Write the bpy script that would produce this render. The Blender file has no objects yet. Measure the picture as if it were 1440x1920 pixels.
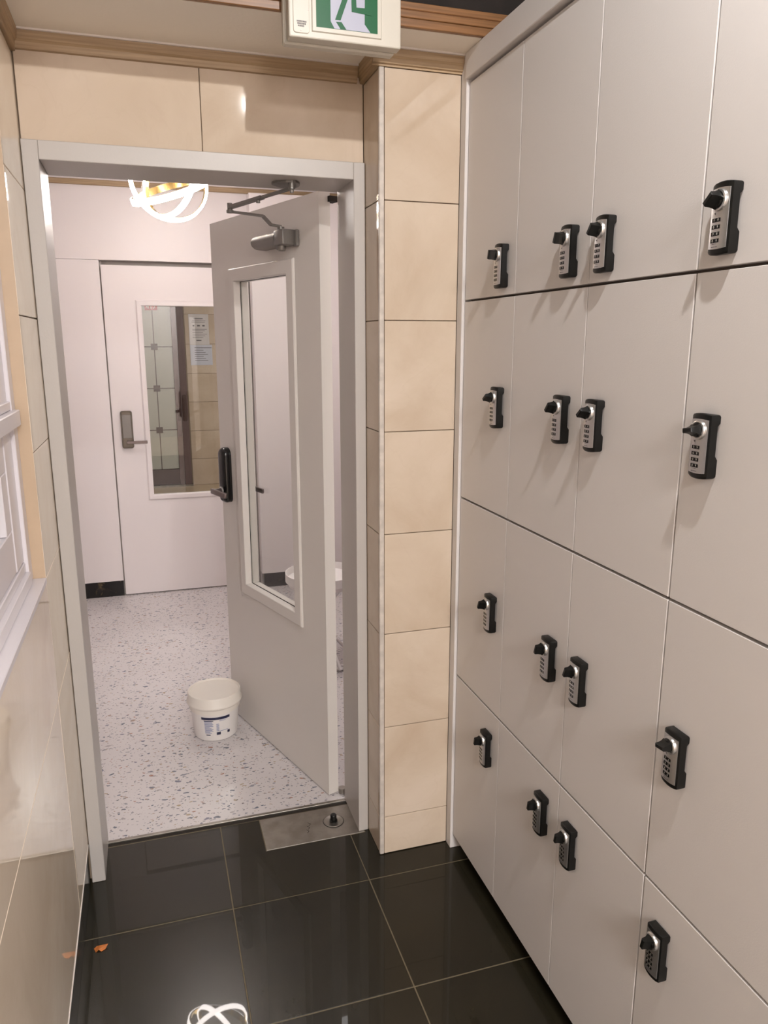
import bpy, bmesh, math, random
from mathutils import Matrix, Vector
random.seed(7)
C = bpy.context.scene.collection
scn = bpy.context.scene
PI = math.pi

# ------------------------------------------------------------------ camera
cd = bpy.data.cameras.new('camera'); cam = bpy.data.objects.new('camera', cd); C.objects.link(cam)
cd.sensor_fit = 'HORIZONTAL'; cd.sensor_width = 36.0; cd.lens = 1415.9 / 1440 * 36.0
cd.clip_start = 0.02; cd.clip_end = 60
cam.location = (0, 0, 1.6)
cam.rotation_euler = (math.radians(90 - 12.675), 0, math.radians(-17.259))
scn.camera = cam

# ------------------------------------------------------------------ world and exposure
w = bpy.data.worlds.new('world'); scn.world = w; w.use_nodes = True
w.node_tree.nodes['Background'].inputs[0].default_value = (0.75, 0.85, 1.0, 1)
w.node_tree.nodes['Background'].inputs[1].default_value = 0.15
scn.view_settings.view_transform = 'Standard'
scn.view_settings.look = 'None'
scn.view_settings.exposure = 0.5
scn.view_settings.gamma = 1.0
scn.view_settings.use_curve_mapping = False

# ------------------------------------------------------------------ lamps
def point(name, loc, power, col, size):
    l = bpy.data.lights.new(name, 'POINT'); l.energy = power; l.color = col; l.shadow_soft_size = size
    o = bpy.data.objects.new(name, l); C.objects.link(o); o.location = loc; return o
def area(name, loc, rot, sx, sy, power, col):
    l = bpy.data.lights.new(name, 'AREA'); l.energy = power; l.color = col; l.shape = 'RECTANGLE'; l.size = sx; l.size_y = sy
    o = bpy.data.objects.new(name, l); C.objects.link(o); o.location = loc; o.rotation_euler = rot; return o
WARM = (1.0, 0.975, 0.95)
point('foyer_lamp_light', (0.55, 0.52, 2.67), 39, WARM, 0.018)
area('foyer_back_fill', (0.25, -2.5, 2.72), (0, 0, 0), 1.0, 1.6, 205, WARM)  # unseen area light added behind the camera as soft fill for the foyer
COOL = (1.0, 0.975, 0.97)
area('hall_panel_light_right', (0.95, 3.3, 2.50), (0, 0, 0), 0.4, 1.0, 7, COOL)
area('corridor_light', (0.9, 7.0, 2.55), (0, 0, 0), 0.6, 0.6, 22, (1.0, 0.96, 0.93))

# ------------------------------------------------------------------ materials
def lin(c):
    return tuple(((v / 255) / 12.92 if v / 255 <= 0.04045 else ((v / 255 + 0.055) / 1.055) ** 2.4) for v in c) + (1,)
def mat(name, col, rough=0.5, metal=0.0, noise=0.0, nscale=8, bump=0.0, bscale=60, emit=None, estr=0, spec=0.5, col2=None):
    m = bpy.data.materials.new(name); m.use_nodes = True; nt = m.node_tree; b = nt.nodes['Principled BSDF']
    b.inputs['Base Color'].default_value = lin(col); b.inputs['Roughness'].default_value = rough
    b.inputs['Metallic'].default_value = metal; b.inputs['Specular IOR Level'].default_value = spec
    tc = nt.nodes.new('ShaderNodeTexCoord')
    if noise > 0 or col2:
        n = nt.nodes.new('ShaderNodeTexNoise'); n.inputs['Scale'].default_value = nscale; n.inputs['Detail'].default_value = 5
        nt.links.new(tc.outputs['Object'], n.inputs['Vector'])
        r = nt.nodes.new('ShaderNodeValToRGB'); c2 = lin(col2) if col2 else tuple(v * (1 - noise) for v in lin(col)[:3]) + (1,)
        r.color_ramp.elements[0].color = c2; r.color_ramp.elements[1].color = lin(col)
        r.color_ramp.elements[0].position = 0.35; r.color_ramp.elements[1].position = 0.65
        nt.links.new(n.outputs['Fac'], r.inputs['Fac']); nt.links.new(r.outputs['Color'], b.inputs['Base Color'])
    if bump > 0:
        n2 = nt.nodes.new('ShaderNodeTexNoise'); n2.inputs['Scale'].default_value = bscale; n2.inputs['Detail'].default_value = 3
        nt.links.new(tc.outputs['Object'], n2.inputs['Vector'])
        bp = nt.nodes.new('ShaderNodeBump'); bp.inputs['Strength'].default_value = bump; bp.inputs['Distance'].default_value = 0.002
        nt.links.new(n2.outputs['Fac'], bp.inputs['Height']); nt.links.new(bp.outputs['Normal'], b.inputs['Normal'])
    if emit:
        b.inputs['Emission Color'].default_value = lin(emit); b.inputs['Emission Strength'].default_value = estr
    return m

def marble(name, base, dark, light, rough, vein=0.35, scale=2.2, spec=0.5):
    m = bpy.data.materials.new(name); m.use_nodes = True; nt = m.node_tree; b = nt.nodes['Principled BSDF']
    L = nt.links.new
    tc = nt.nodes.new('ShaderNodeTexCoord'); oi = nt.nodes.new('ShaderNodeObjectInfo')
    mul = nt.nodes.new('ShaderNodeVectorMath'); mul.operation = 'MULTIPLY'; mul.inputs[1].default_value = (13, 7, 19)
    add = nt.nodes.new('ShaderNodeVectorMath'); add.operation = 'ADD'
    L(oi.outputs['Random'], mul.inputs[0]); L(tc.outputs['Object'], add.inputs[0]); L(mul.outputs[0], add.inputs[1])
    n = nt.nodes.new('ShaderNodeTexNoise'); n.inputs['Scale'].default_value = scale; n.inputs['Detail'].default_value = 7; n.inputs['Roughness'].default_value = 0.6
    n.inputs['Distortion'].default_value = 0.8
    L(add.outputs[0], n.inputs['Vector'])
    r = nt.nodes.new('ShaderNodeValToRGB')
    r.color_ramp.elements[0].color = lin(dark); r.color_ramp.elements[0].position = 0.28
    r.color_ramp.elements[1].color = lin(light); r.color_ramp.elements[1].position = 0.75
    e = r.color_ramp.elements.new(0.52); e.color = lin(base)
    L(n.outputs['Fac'], r.inputs['Fac'])
    v = nt.nodes.new('ShaderNodeTexNoise'); v.inputs['Scale'].default_value = scale * 1.7; v.inputs['Detail'].default_value = 4; v.inputs['Distortion'].default_value = 2.0
    L(add.outputs[0], v.inputs['Vector'])
    rv = nt.nodes.new('ShaderNodeValToRGB')
    rv.color_ramp.elements[0].position = 0.485; rv.color_ramp.elements[0].color = (0, 0, 0, 1)
    rv.color_ramp.elements[1].position = 0.515; rv.color_ramp.elements[1].color = (0, 0, 0, 1)
    e = rv.color_ramp.elements.new(0.5); e.color = (1, 1, 1, 1)
    L(v.outputs['Fac'], rv.inputs['Fac'])
    k = nt.nodes.new('ShaderNodeMath'); k.operation = 'MULTIPLY'; k.inputs[1].default_value = vein
    L(rv.outputs['Color'], k.inputs[0])
    mx = nt.nodes.new('ShaderNodeMix'); mx.data_type = 'RGBA'
    L(k.outputs[0], mx.inputs['Factor']); L(r.outputs['Color'], mx.inputs[6]); mx.inputs[7].default_value = lin(dark)
    L(mx.outputs[2], b.inputs['Base Color'])
    b.inputs['Roughness'].default_value = rough; b.inputs['Specular IOR Level'].default_value = spec
    return m

def marble_floor(*a, **k):
    m = marble(*a, **k); b = m.node_tree.nodes['Principled BSDF']
    b.inputs['Coat Weight'].default_value = 0.32; b.inputs['Coat Roughness'].default_value = 0.02
    return m

def terrazzo(name):
    m = bpy.data.materials.new(name); m.use_nodes = True; nt = m.node_tree; b = nt.nodes['Principled BSDF']; L = nt.links.new
    tc = nt.nodes.new('ShaderNodeTexCoord')
    nd = nt.nodes.new('ShaderNodeTexNoise'); nd.inputs['Scale'].default_value = 45; nd.inputs['Detail'].default_value = 2
    L(tc.outputs['Object'], nd.inputs['Vector'])
    sc = nt.nodes.new('ShaderNodeVectorMath'); sc.operation = 'SCALE'; sc.inputs['Scale'].default_value = 0.016
    L(nd.outputs['Color'], sc.inputs[0])
    ad = nt.nodes.new('ShaderNodeVectorMath'); ad.operation = 'ADD'; L(tc.outputs['Object'], ad.inputs[0]); L(sc.outputs[0], ad.inputs[1])
    base = nt.nodes.new('ShaderNodeTexNoise'); base.inputs['Scale'].default_value = 3
    L(tc.outputs['Object'], base.inputs['Vector'])
    rb = nt.nodes.new('ShaderNodeValToRGB'); rb.color_ramp.elements[0].color = lin((196, 190, 190)); rb.color_ramp.elements[1].color = lin((212, 206, 206))
    L(base.outputs['Fac'], rb.inputs['Fac']); prev = rb.outputs['Color']
    for scale, rad, thr, cols in ((33, 0.29, 0.56, [(118, 120, 130), (144, 144, 152), (162, 142, 130), (130, 128, 142), (166, 160, 160)]),
                                  (62, 0.32, 0.44, [(110, 114, 126), (164, 126, 110), (140, 138, 144), (168, 152, 130), (126, 126, 136)]),
                                  (120, 0.33, 0.4, [(120, 118, 124), (104, 102, 108), (156, 134, 122), (140, 140, 146), (126, 118, 118)])):
        v = nt.nodes.new('ShaderNodeTexVoronoi'); v.inputs['Scale'].default_value = scale; v.inputs['Randomness'].default_value = 1
        st = nt.nodes.new('ShaderNodeMapping'); st.inputs['Scale'].default_value = (0.62, 1.25, 1.0); st.inputs['Rotation'].default_value = (0, 0, 0.4 + scale)
        L(ad.outputs[0], st.inputs['Vector']); L(st.outputs[0], v.inputs['Vector'])
        sep = nt.nodes.new('ShaderNodeSeparateColor'); L(v.outputs['Color'], sep.inputs[0])
        a = nt.nodes.new('ShaderNodeMath'); a.operation = 'LESS_THAN'; L(v.outputs['Distance'], a.inputs[0])
        rr = nt.nodes.new('ShaderNodeMath'); rr.operation = 'MULTIPLY_ADD'; L(sep.outputs[2], rr.inputs[0]); rr.inputs[1].default_value = rad * 0.9; rr.inputs[2].default_value = rad * 0.35
        L(rr.outputs[0], a.inputs[1])
        c = nt.nodes.new('ShaderNodeMath'); c.operation = 'GREATER_THAN'; c.inputs[1].default_value = thr; L(sep.outputs[0], c.inputs[0])
        d = nt.nodes.new('ShaderNodeMath'); d.operation = 'MULTIPLY'; L(a.outputs[0], d.inputs[0]); L(c.outputs[0], d.inputs[1])
        cr = nt.nodes.new('ShaderNodeValToRGB'); cr.color_ramp.interpolation = 'CONSTANT'
        cr.color_ramp.elements[0].color = lin(cols[0]); cr.color_ramp.elements[1].position = 0.8; cr.color_ramp.elements[1].color = lin(cols[4])
        for p, q in ((0.25, 1), (0.4, 2), (0.55, 3)):
            e = cr.color_ramp.elements.new(p); e.color = lin(cols[q])
        L(sep.outputs[1], cr.inputs['Fac'])
        mx = nt.nodes.new('ShaderNodeMix'); mx.data_type = 'RGBA'; L(d.outputs[0], mx.inputs['Factor']); L(prev, mx.inputs[6]); L(cr.outputs['Color'], mx.inputs[7])
        prev = mx.outputs[2]
    L(prev, b.inputs['Base Color']); b.inputs['Roughness'].default_value = 0.22
    return m

def wood(name, a, bcol, rough=0.5, axis='X'):
    m = bpy.data.materials.new(name); m.use_nodes = True; nt = m.node_tree; b = nt.nodes['Principled BSDF']; L = nt.links.new
    tc = nt.nodes.new('ShaderNodeTexCoord'); mp = nt.nodes.new('ShaderNodeMapping')
    mp.inputs['Scale'].default_value = (2.5, 60, 90) if axis == 'X' else (60, 2.5, 90)
    n = nt.nodes.new('ShaderNodeTexNoise'); n.inputs['Scale'].default_value = 2; n.inputs['Detail'].default_value = 4
    L(tc.outputs['Object'], mp.inputs['Vector']); L(mp.outputs[0], n.inputs['Vector'])
    r = nt.nodes.new('ShaderNodeValToRGB'); r.color_ramp.elements[0].color = lin(a); r.color_ramp.elements[1].color = lin(bcol)
    r.color_ramp.elements[0].position = 0.35; r.color_ramp.elements[1].position = 0.65
    L(n.outputs['Fac'], r.inputs['Fac']); L(r.outputs['Color'], b.inputs['Base Color']); b.inputs['Roughness'].default_value = rough
    return m

def glass(name, tint=(1, 1, 1), rough=0.0):
    m = bpy.data.materials.new(name); m.use_nodes = True; nt = m.node_tree; nt.nodes.remove(nt.nodes['Principled BSDF'])
    out = [n for n in nt.nodes if n.type == 'OUTPUT_MATERIAL'][0]
    lw = nt.nodes.new('ShaderNodeLayerWeight'); lw.inputs['Blend'].default_value = 0.5
    pw = nt.nodes.new('ShaderNodeMath'); pw.operation = 'POWER'; pw.inputs[1].default_value = 5.0; nt.links.new(lw.outputs['Facing'], pw.inputs[0])
    fr = nt.nodes.new('ShaderNodeMath'); fr.operation = 'MULTIPLY_ADD'; fr.inputs[1].default_value = 0.96; fr.inputs[2].default_value = 0.035; nt.links.new(pw.outputs[0], fr.inputs[0])
    tr = nt.nodes.new('ShaderNodeBsdfTransparent'); tr.inputs['Color'].default_value = tint + (1,)
    gl = nt.nodes.new('ShaderNodeBsdfGlossy'); gl.inputs['Roughness'].default_value = rough
    mx = nt.nodes.new('ShaderNodeMixShader')
    nt.links.new(fr.outputs[0], mx.inputs[0]); nt.links.new(tr.outputs[0], mx.inputs[1]); nt.links.new(gl.outputs[0], mx.inputs[2]); nt.links.new(mx.outputs[0], out.inputs['Surface'])
    return m

M = dict(
    tile=marble('cream_marble_tile', (203, 186, 167), (188, 168, 147), (214, 198, 182), 0.05, vein=0.12, spec=0.3),
    tile_left=marble('pale_marble_tile', (234, 218, 198), (222, 204, 182), (242, 230, 214), 0.035, vein=0.10),
    grout=mat('grout', (150, 132, 112), 0.9),
    black=marble_floor('black_polished_tile', (34, 31, 22), (28, 26, 19), (39, 35, 25), 0.26, vein=0.0, scale=5, spec=0.22),
    fgrout=mat('floor_grout', (100, 90, 70), 0.8),
    terr=terrazzo('terrazzo'),
    locker=mat('white_locker_laminate', (217, 212, 210), 0.42, bump=0.12, bscale=420),
    gap=mat('locker_edge_brown', (112, 96, 86), 0.8),
    carc=mat('locker_carcass', (120, 105, 95), 0.8),
    toe=mat('dark_plinth', (30, 27, 24), 0.35, noise=0.3, nscale=14),
    casing=mat('white_painted_casing', (184, 178, 173), 0.38, bump=0.1, bscale=180),
    doorw=mat('white_door_film', (209, 203, 197), 0.33, bump=0.05, bscale=260),
    reveal=mat('white_window_bead', (235, 230, 228), 0.35),
    white=mat('white_wall_panel', (226, 218, 217), 0.4, bump=0.04, bscale=200),
    ceil=mat('ceiling_paint', (240, 232, 220), 0.75, bump=0.3, bscale=90),
    ceilw=mat('white_ceiling', (232, 228, 226), 0.8),
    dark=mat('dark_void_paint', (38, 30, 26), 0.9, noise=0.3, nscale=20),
    woodl=wood('pale_wood_moulding', (150, 124, 94), (176, 150, 118), 0.5),
    woody=wood('pale_wood_moulding_side', (150, 124, 94), (176, 150, 118), 0.5, 'Y'),
    woodo=wood('orange_wood_step', (114, 78, 46), (142, 100, 62), 0.4),
    woodg=mat('wood_groove', (96, 52, 26), 0.7),
    steel=mat('brushed_steel', (158, 152, 144), 0.34, 0.9, noise=0.25, nscale=22, bump=0.08, bscale=300),
    plate=mat('lock_faceplate_silver', (196, 194, 193), 0.3, 0.9),
    chrome=mat('chrome_ring', (206, 204, 202), 0.3, 0.9),
    blackp=mat('black_plastic', (11, 11, 10), 0.4, spec=0.35),
    blackg=mat('black_gloss', (8, 8, 9), 0.14),
    closer=mat('silver_grey_closer_paint', (128, 124, 120), 0.38, 0.6),
    pewter=mat('pewter_lever', (120, 110, 108), 0.3, 0.9),
    bronze=mat('grey_bronze_lock_plate', (108, 101, 92), 0.3, 0.8),
    digit=mat('white_digits', (225, 222, 215), 0.5),
    plastic=mat('cream_plastic', (200, 193, 180), 0.4),
    bucket=mat('translucent_white_plastic', (218, 213, 210), 0.35),
    lid=mat('ivory_lid_plastic', (222, 215, 206), 0.4),
    navy=mat('navy_print', (28, 30, 62), 0.4),
    blue=mat('blue_print', (120, 128, 165), 0.5),
    green=mat('green_sign_film', (0, 84, 44), 0.4, emit=(0, 130, 78), estr=0.02, spec=0.25),
    signw=mat('lit_sign_white', (160, 160, 176), 0.4, emit=(186, 186, 205), estr=0.05),
    grey=mat('grey_print', (95, 90, 95), 0.6),
    gold=mat('brushed_gold', (198, 172, 116), 0.2, 1.0),
    led=mat('led_strip', (255, 240, 220), 0.5, emit=(255, 247, 242), estr=38),
    marbleb=marble('black_gold_marble', (20, 18, 18), (12, 11, 11), (150, 126, 86), 0.12, vein=0.0, scale=7),
    glass=glass('clear_glass', (0.97, 0.98, 0.97)),
    tglass=glass('green_tinted_glass', (0.50, 0.62, 0.57), rough=0.1),
    frost=mat('frosted_pale_glass', (172, 176, 168), 0.3, noise=0.08, nscale=3),
    lead=mat('dark_lead', (50, 34, 28), 0.8, spec=0.2),
    brownf=mat('brown_sliding_frame', (96, 76, 76), 0.4),
    brownd=mat('dark_brown_panel', (62, 38, 36), 0.4),
    paper=mat('white_paper', (208, 202, 204), 0.7),
    paperb=mat('bluish_paper', (198, 200, 214), 0.7),
    red=mat('red_sticker', (168, 34, 34), 0.5),
    tilec=marble('corridor_tile', (202, 184, 166), (188, 168, 148), (212, 196, 180), 0.2),
    floorc=mat('tan_corridor_floor', (178, 158, 132), 0.2),
    leaf=mat('dry_orange_leaf', (196, 112, 48), 0.6, noise=0.3, nscale=60),
    bead=mat('worn_white_corner_bead', (204, 194, 184), 0.4, noise=0.2, nscale=45),
    upvc=mat('white_window_profile', (216, 210, 214), 0.25),
    beadb=mat('beige_reveal', (190, 166, 140), 0.35, noise=0.06, nscale=20),
    caulk=mat('white_caulk', (222, 214, 208), 0.6),
    brownm=mat('matt_dark_brown', (36, 28, 22), 0.9),  # plain dark brown for slot, seam, engraving and top pivot
)

# ------------------------------------------------------------------ helpers
def B(bm, x0, x1, y0, y1, z0, z1, bev=0.0, seg=1):
    a, b2 = sorted((x0, x1)); c, d = sorted((y0, y1)); e, f = sorted((z0, z1))
    r = bmesh.ops.create_cube(bm, size=1, matrix=Matrix.Translation(((a + b2) / 2, (c + d) / 2, (e + f) / 2)) @ Matrix.Diagonal((b2 - a, d - c, f - e, 1)))
    if bev > 0:
        es = list({ed for v in r['verts'] for ed in v.link_edges})
        bmesh.ops.bevel(bm, geom=es, offset=bev, segments=seg, affect='EDGES', profile=0.5)
def box(*a, **k):
    bm = bmesh.new(); B(bm, *a, **k); return bm
def prism(bm, pts, axis, a0, a1):
    """extrude a 2-D polygon along an axis. axis 'x': pts=(y,z); 'y': pts=(x,z); 'z': pts=(x,y)"""
    def P(p, t):
        return {'x': (t, p[0], p[1]), 'y': (p[0], t, p[1]), 'z': (p[0], p[1], t)}[axis]
    A = [bm.verts.new(P(p, a0)) for p in pts]; Z = [bm.verts.new(P(p, a1)) for p in pts]
    bm.faces.new(A); bm.faces.new(list(reversed(Z)))
    n = len(pts)
    for i in range(n): bm.faces.new((A[i], Z[i], Z[(i + 1) % n], A[(i + 1) % n]))
    bmesh.ops.recalc_face_normals(bm, faces=bm.faces)
def loft(bm, rings, cap=True, closed=True):
    V = [[bm.verts.new(p) for p in r] for r in rings]
    n = len(V[0])
    for a, b2 in zip(V, V[1:]):
        for i in range(n if closed else n - 1): bm.faces.new((a[i], a[(i + 1) % n], b2[(i + 1) % n], b2[i]))
    if cap: bm.faces.new(list(reversed(V[0]))); bm.faces.new(V[-1])
    bmesh.ops.recalc_face_normals(bm, faces=bm.faces)
def lathe(bm, prof, cx=0, cy=0, cz=0, n=48, axis='z', cap=True):
    rings = []
    for r, h in prof:
        ring = []
        for i in range(n):
            t = 2 * PI * i / n; a, b2 = r * math.cos(t), r * math.sin(t)
            ring.append({'z': (cx + a, cy + b2, cz + h), 'x': (cx + h, cy + a, cz + b2), 'y': (cx + a, cy + h, cz + b2)}[axis])
        rings.append(ring)
    loft(bm, rings, cap)
def tube(bm, pts, r, n=8, flat=1.0):
    pts = [Vector(p) for p in pts]; rings = []
    for i, p in enumerate(pts):
        d = (pts[min(i + 1, len(pts) - 1)] - pts[max(i - 1, 0)]).normalized()
        up = Vector((0, 0, 1)) if abs(d.z) < 0.9 else Vector((1, 0, 0))
        s = d.cross(up).normalized(); t = s.cross(d)
        rings.append([tuple(p + s * (r * math.cos(2 * PI * k / n)) + t * (r * flat * math.sin(2 * PI * k / n))) for k in range(n)])
    loft(bm, rings)
def bar(bm, p0, p1, wd, th):
    """flat bar from p0 to p1: width wd horizontally, thickness th vertically"""
    p0, p1 = Vector(p0), Vector(p1); d = (p1 - p0).normalized(); s = d.cross(Vector((0, 0, 1))).normalized() * wd / 2; t = s.normalized().cross(d) * th / 2
    loft(bm, [[tuple(p + s + t), tuple(p - s + t), tuple(p - s - t), tuple(p + s - t)] for p in (p0, p1)])
def wpos(o):
    m = Matrix.Identity(4)
    while o: m = Matrix.LocRotScale(o.location, o.rotation_euler, o.scale) @ m; o = o.parent
    return m
def obj(name, bm, m, parent=None, local=False, smooth=False, centre=True):
    """bm in world coordinates unless local: then in the parent's frame"""
    me = bpy.data.meshes.new(name)
    if parent and not local: bm.transform(wpos(parent).inverted())
    c = Vector((0, 0, 0))
    if centre:
        xs = [v.co for v in bm.verts]
        c = Vector(((min(v.x for v in xs) + max(v.x for v in xs)) / 2, (min(v.y for v in xs) + max(v.y for v in xs)) / 2, min(v.z for v in xs)))
        bm.transform(Matrix.Translation(-c))
    bm.to_mesh(me); bm.free()
    for mm in (m if isinstance(m, (list, tuple)) else [m]): me.materials.append(mm)
    if smooth:
        for p in me.polygons: p.use_smooth = True
        try: me.set_sharp_from_angle(angle=math.radians(35))
        except Exception: pass
    o = bpy.data.objects.new(name, me); C.objects.link(o); o.location = c
    if parent: o.parent = parent
    return o
def tag(o, label=None, cat=None, group=None, kind=None):
    if label: o['label'] = label
    if cat: o['category'] = cat
    if group: o['group'] = group
    if kind: o['kind'] = kind
    return o
def thing(name, label, cat, loc=(0, 0, 0), rz=0.0, group=None, kind=None):
    o = bpy.data.objects.new(name, None); C.objects.link(o); o.location = loc; o.rotation_euler = (0, 0, rz)
    o.empty_display_size = 0.05
    return tag(o, label, cat, group, kind)
def struct(name, bm, m, label=None, cat=None):
    o = obj(name, bm, m); return tag(o, label, cat, kind='structure')

def text_mesh(s, size, mats):
    cu = bpy.data.curves.new('digits', 'FONT'); cu.body = s; cu.size = size; cu.align_x = 'CENTER'; cu.align_y = 'CENTER'
    cu.resolution_u = 2
    o = bpy.data.objects.new('digits', cu); C.objects.link(o)
    dg = bpy.context.evaluated_depsgraph_get(); dg.update()
    me = bpy.data.meshes.new_from_object(o.evaluated_get(dg))
    bpy.data.objects.remove(o); bpy.data.curves.remove(cu)
    return me

XL = 0.85; XW = -0.256; YC = 2.16; YT = 2.175; YP = 2.0245; ZC = 2.325
ZJ = [0.1316, 0.4423, 0.7477, 1.055, 1.353, 1.658, 1.9655, 2.275]

# ================================================================== FLOORS
fl = struct('floor', box(-0.60, 1.5, -1.365, 2.322, -0.06, -0.0007), M['fgrout'], 'black polished tiled floor of the locker vestibule', 'floor')
xs = [-0.679, -0.269, 0.1415, 0.5515, 0.9625, 1.3725]
ys = [-1.36, -0.949, -0.538, -0.127, 0.283, 0.694, 1.104, 1.5145, 1.925, 2.335]
g = 0.0016
for i in range(len(xs) - 1):
    for j in range(len(ys) - 1):
        x0, x1, y0, y1 = xs[i] + g, xs[i + 1] - g, ys[j] + g, min(ys[j + 1] - g, 2.318)
        if x0 < -0.5: x0 = -0.256 - 0.06; x1 = -0.271
        if x1 <= x0 or (i == 0): continue
        bm = bmesh.new()
        zt = random.uniform(-0.0004, 0.0003)
        if j == 8 and i in (2, 3):
            if i == 2:      # cut round the floor-spring plate
                prism(bm, [(x0, y0), (x1, y0), (x1, 2.149), (0.2705, 2.149), (0.2705, y1), (x0, y1)], 'z', -0.012, zt)
            else:
                prism(bm, [(x0, y0), (x1, y0), (x1, y1), (0.6035, y1), (0.6035, 2.149), (x0, 2.149)], 'z', -0.012, zt)
        else: B(bm, x0, x1, y0, y1, -0.012, zt, bev=0.0006)
        obj('tile', bm, M['black'], fl)
struct('floor.003', box(-0.60, 1.5, -3.6, -1.37, -0.06, 0.0), M['tilec'], 'unseen cream floor behind the camera, added to bounce light', 'floor')  # unseen slab, made cream to bounce light up to the ceiling band
f2 = struct('floor.001', box(-1.6, 1.5, 2.352, 5.03, -0.06, 0.0), M['terr'], 'speckled white terrazzo floor of the inner hall', 'floor')
f3 = struct('floor.002', box(-1.6, 3.2, 5.031, 8.9, -0.06, 0.0), M['floorc'], 'tan floor of the corridor behind the far door', 'floor')

th = thing('threshold_strip', 'thin metal strip along the edge of the terrazzo floor in the doorway', 'threshold', (0.18, 2.34, -0.01))
bm = bmesh.new(); B(bm, -0.219, 0.588, 2.338, 2.352, -0.05, 0.0035, bev=0.001); obj('edge_strip', bm, M['steel'], th)
obj('dark_slot', box(-0.219, 0.588, 2.3225, 2.338, -0.05, -0.003), M['brownm'], th)  # dark brown strip set into the slot

fs = thing('floor_spring_cover', 'scratched steel floor plate with a round black spindle by the open door', 'metal plate', (0.437, 2.23, -0.003))
obj('cover_plate', box(0.2735, 0.6005, 2.152, 2.318, -0.010, 0.0008, bev=0.0006), M['steel'], fs)
bm = bmesh.new(); lathe(bm, [(0.0345, 0.0), (0.0345, 0.002), (0.033, 0.0028), (0.031, 0.0028), (0.030, 0.0022)], 0.514, 2.237, 0.0008, 40); obj('round_cap', bm, M['steel'], fs, smooth=True)
bm = bmesh.new(); lathe(bm, [(0.0355, 0.0), (0.0362, 0.001), (0.0355, 0.0012)], 0.514, 2.237, 0.0006, 40); obj('cap_seam', bm, M['brownm'], fs)
bm = bmesh.new(); lathe(bm, [(0.0135, 0), (0.0135, 0.004), (0.0105, 0.005), (0.0105, 0.022), (0.009, 0.024)], 0.514, 2.237, 0.003, 20); obj('spindle', bm, M['blackp'], fs, smooth=True)
bm = bmesh.new()
for k, ang in enumerate((0.9, -0.9, 0.9, -0.9, 0.9, -0.9)):
    cx, cy = 0.420 + (k // 2) * 0.006, 2.205 + k * 0.009
    R_ = Matrix.Translation((cx, cy, 0.0009)) @ Matrix.Rotation(ang, 4, 'Z') @ Matrix.Diagonal((0.012, 0.0014, 0.0004, 1))
    bmesh.ops.create_cube(bm, size=1, matrix=R_)
obj('engraved_mark', bm, M['brownm'], fs)['kind'] = 'stuff'

# ================================================================== LEFT WALL
wl = struct('wall_left', (lambda bm: (B(bm, XW - 0.2, XW - 0.009, -4.5, 2.36, -0.06, 1.045), B(bm, XW - 0.2, XW - 0.009, -4.5, 2.36, 2.035, 2.6),
      B(bm, XW - 0.2, XW - 0.009, 1.868, 2.36, 1.045, 2.035), B(bm, XW - 0.2, XW - 0.009, -4.5, 0.40, 1.045, 2.035), bm)[-1])(bmesh.new()), M['grout'],
      'cream tiled wall on the left with a window', 'wall')
def ltile(y0, y1, z0, z1, m=M['tile_left'], dx=0.0, bev=0.0012, name='tile'):
    return obj(name, box(XW - 0.009, XW + dx + random.uniform(-0.0004, 0.0004), y0 + 0.0012, y1 - 0.0012, z0 + 0.0012, z1 - 0.0012, bev=bev), m, wl)
ZS = 0.135
for y0, y1 in ((1.863, 2.174), (0.90, 1.863), (0.035, 0.90), (-0.575, 0.035), (-1.19, -0.575)):
    ltile(y0, y1, ZS, 0.7477)
for y0, y1 in ((1.863, 2.174), (0.955, 1.863), (0.345, 0.955), (-0.265, 0.345), (-0.875, -0.265)):
    ltile(y0, y1, 0.7477, 1.055)
for z0, z1 in zip(ZJ[3:-2], ZJ[4:-1]): ltile(1.863, 2.174, z0, z1)
ltile(1.863, 2.174, ZJ[-2], ZJ[-1])
for z0, z1 in zip(ZJ[3:-2], ZJ[4:-1]):
    ltile(-0.4, 0.40, z0, z1)
for y0, y1 in ((1.255, 1.863), (0.645, 1.255), (0.035, 0.645), (-0.575, 0.035)):
    ltile(y0, y1, 2.03, ZJ[-1])
for y0, y1 in zip([2.174, 1.925, 1.5145, 1.104, 0.694, 0.283, -0.127][1:], [2.174, 1.925, 1.5145, 1.104, 0.694, 0.283]):
    ltile(y0, y1, 0.0, ZS - 0.003, M['black'], -0.004, name='skirting_tile')
obj('skirting_trim', box(XW - 0.008, XW + 0.0015, -1.4, 2.155, ZS - 0.0035, ZS + 0.0015), M['caulk'], wl)
# reveal of the window
obj('reveal_side', box(XW - 0.075, XW - 0.0005, 1.8635, 1.8675, 1.058, 2.03), M['beadb'], wl)
obj('reveal_sill', box(XW - 0.075, XW + 0.0015, 0.40, 1.8625, 1.045, 1.0585, bev=0.001), M['upvc'], wl)

# window 1
XF = -0.283
wn = thing('window_1', 'white plastic framed window in the left tiled wall', 'window', (XF - 0.02, 1.1, 1.06), kind='structure')
def wbox(name, y0, y1, z0, z1, d0, d1=0.05, m=M['upvc'], bev=0.002):
    return obj(name, box(XF - d1, XF + d0, y0, y1, z0, z1, bev=bev), m, wn)
wbox('frame_jamb', 1.815, 1.863, 1.06, 2.03, 0.0)
wbox('frame_jamb', 1.722, 1.8145, 1.115, 2.03, -0.008)
wbox('frame_sill', 0.42, 1.815, 1.06, 1.090, 0.004)
wbox('frame_sill', 0.42, 1.815, 1.0905, 1.113, -0.006)
wbox('transom', 0.42, 1.84, 1.42, 1.455, 0.012)
wbox('transom', 0.42, 1.82, 1.4555, 1.475, -0.002)
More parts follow.
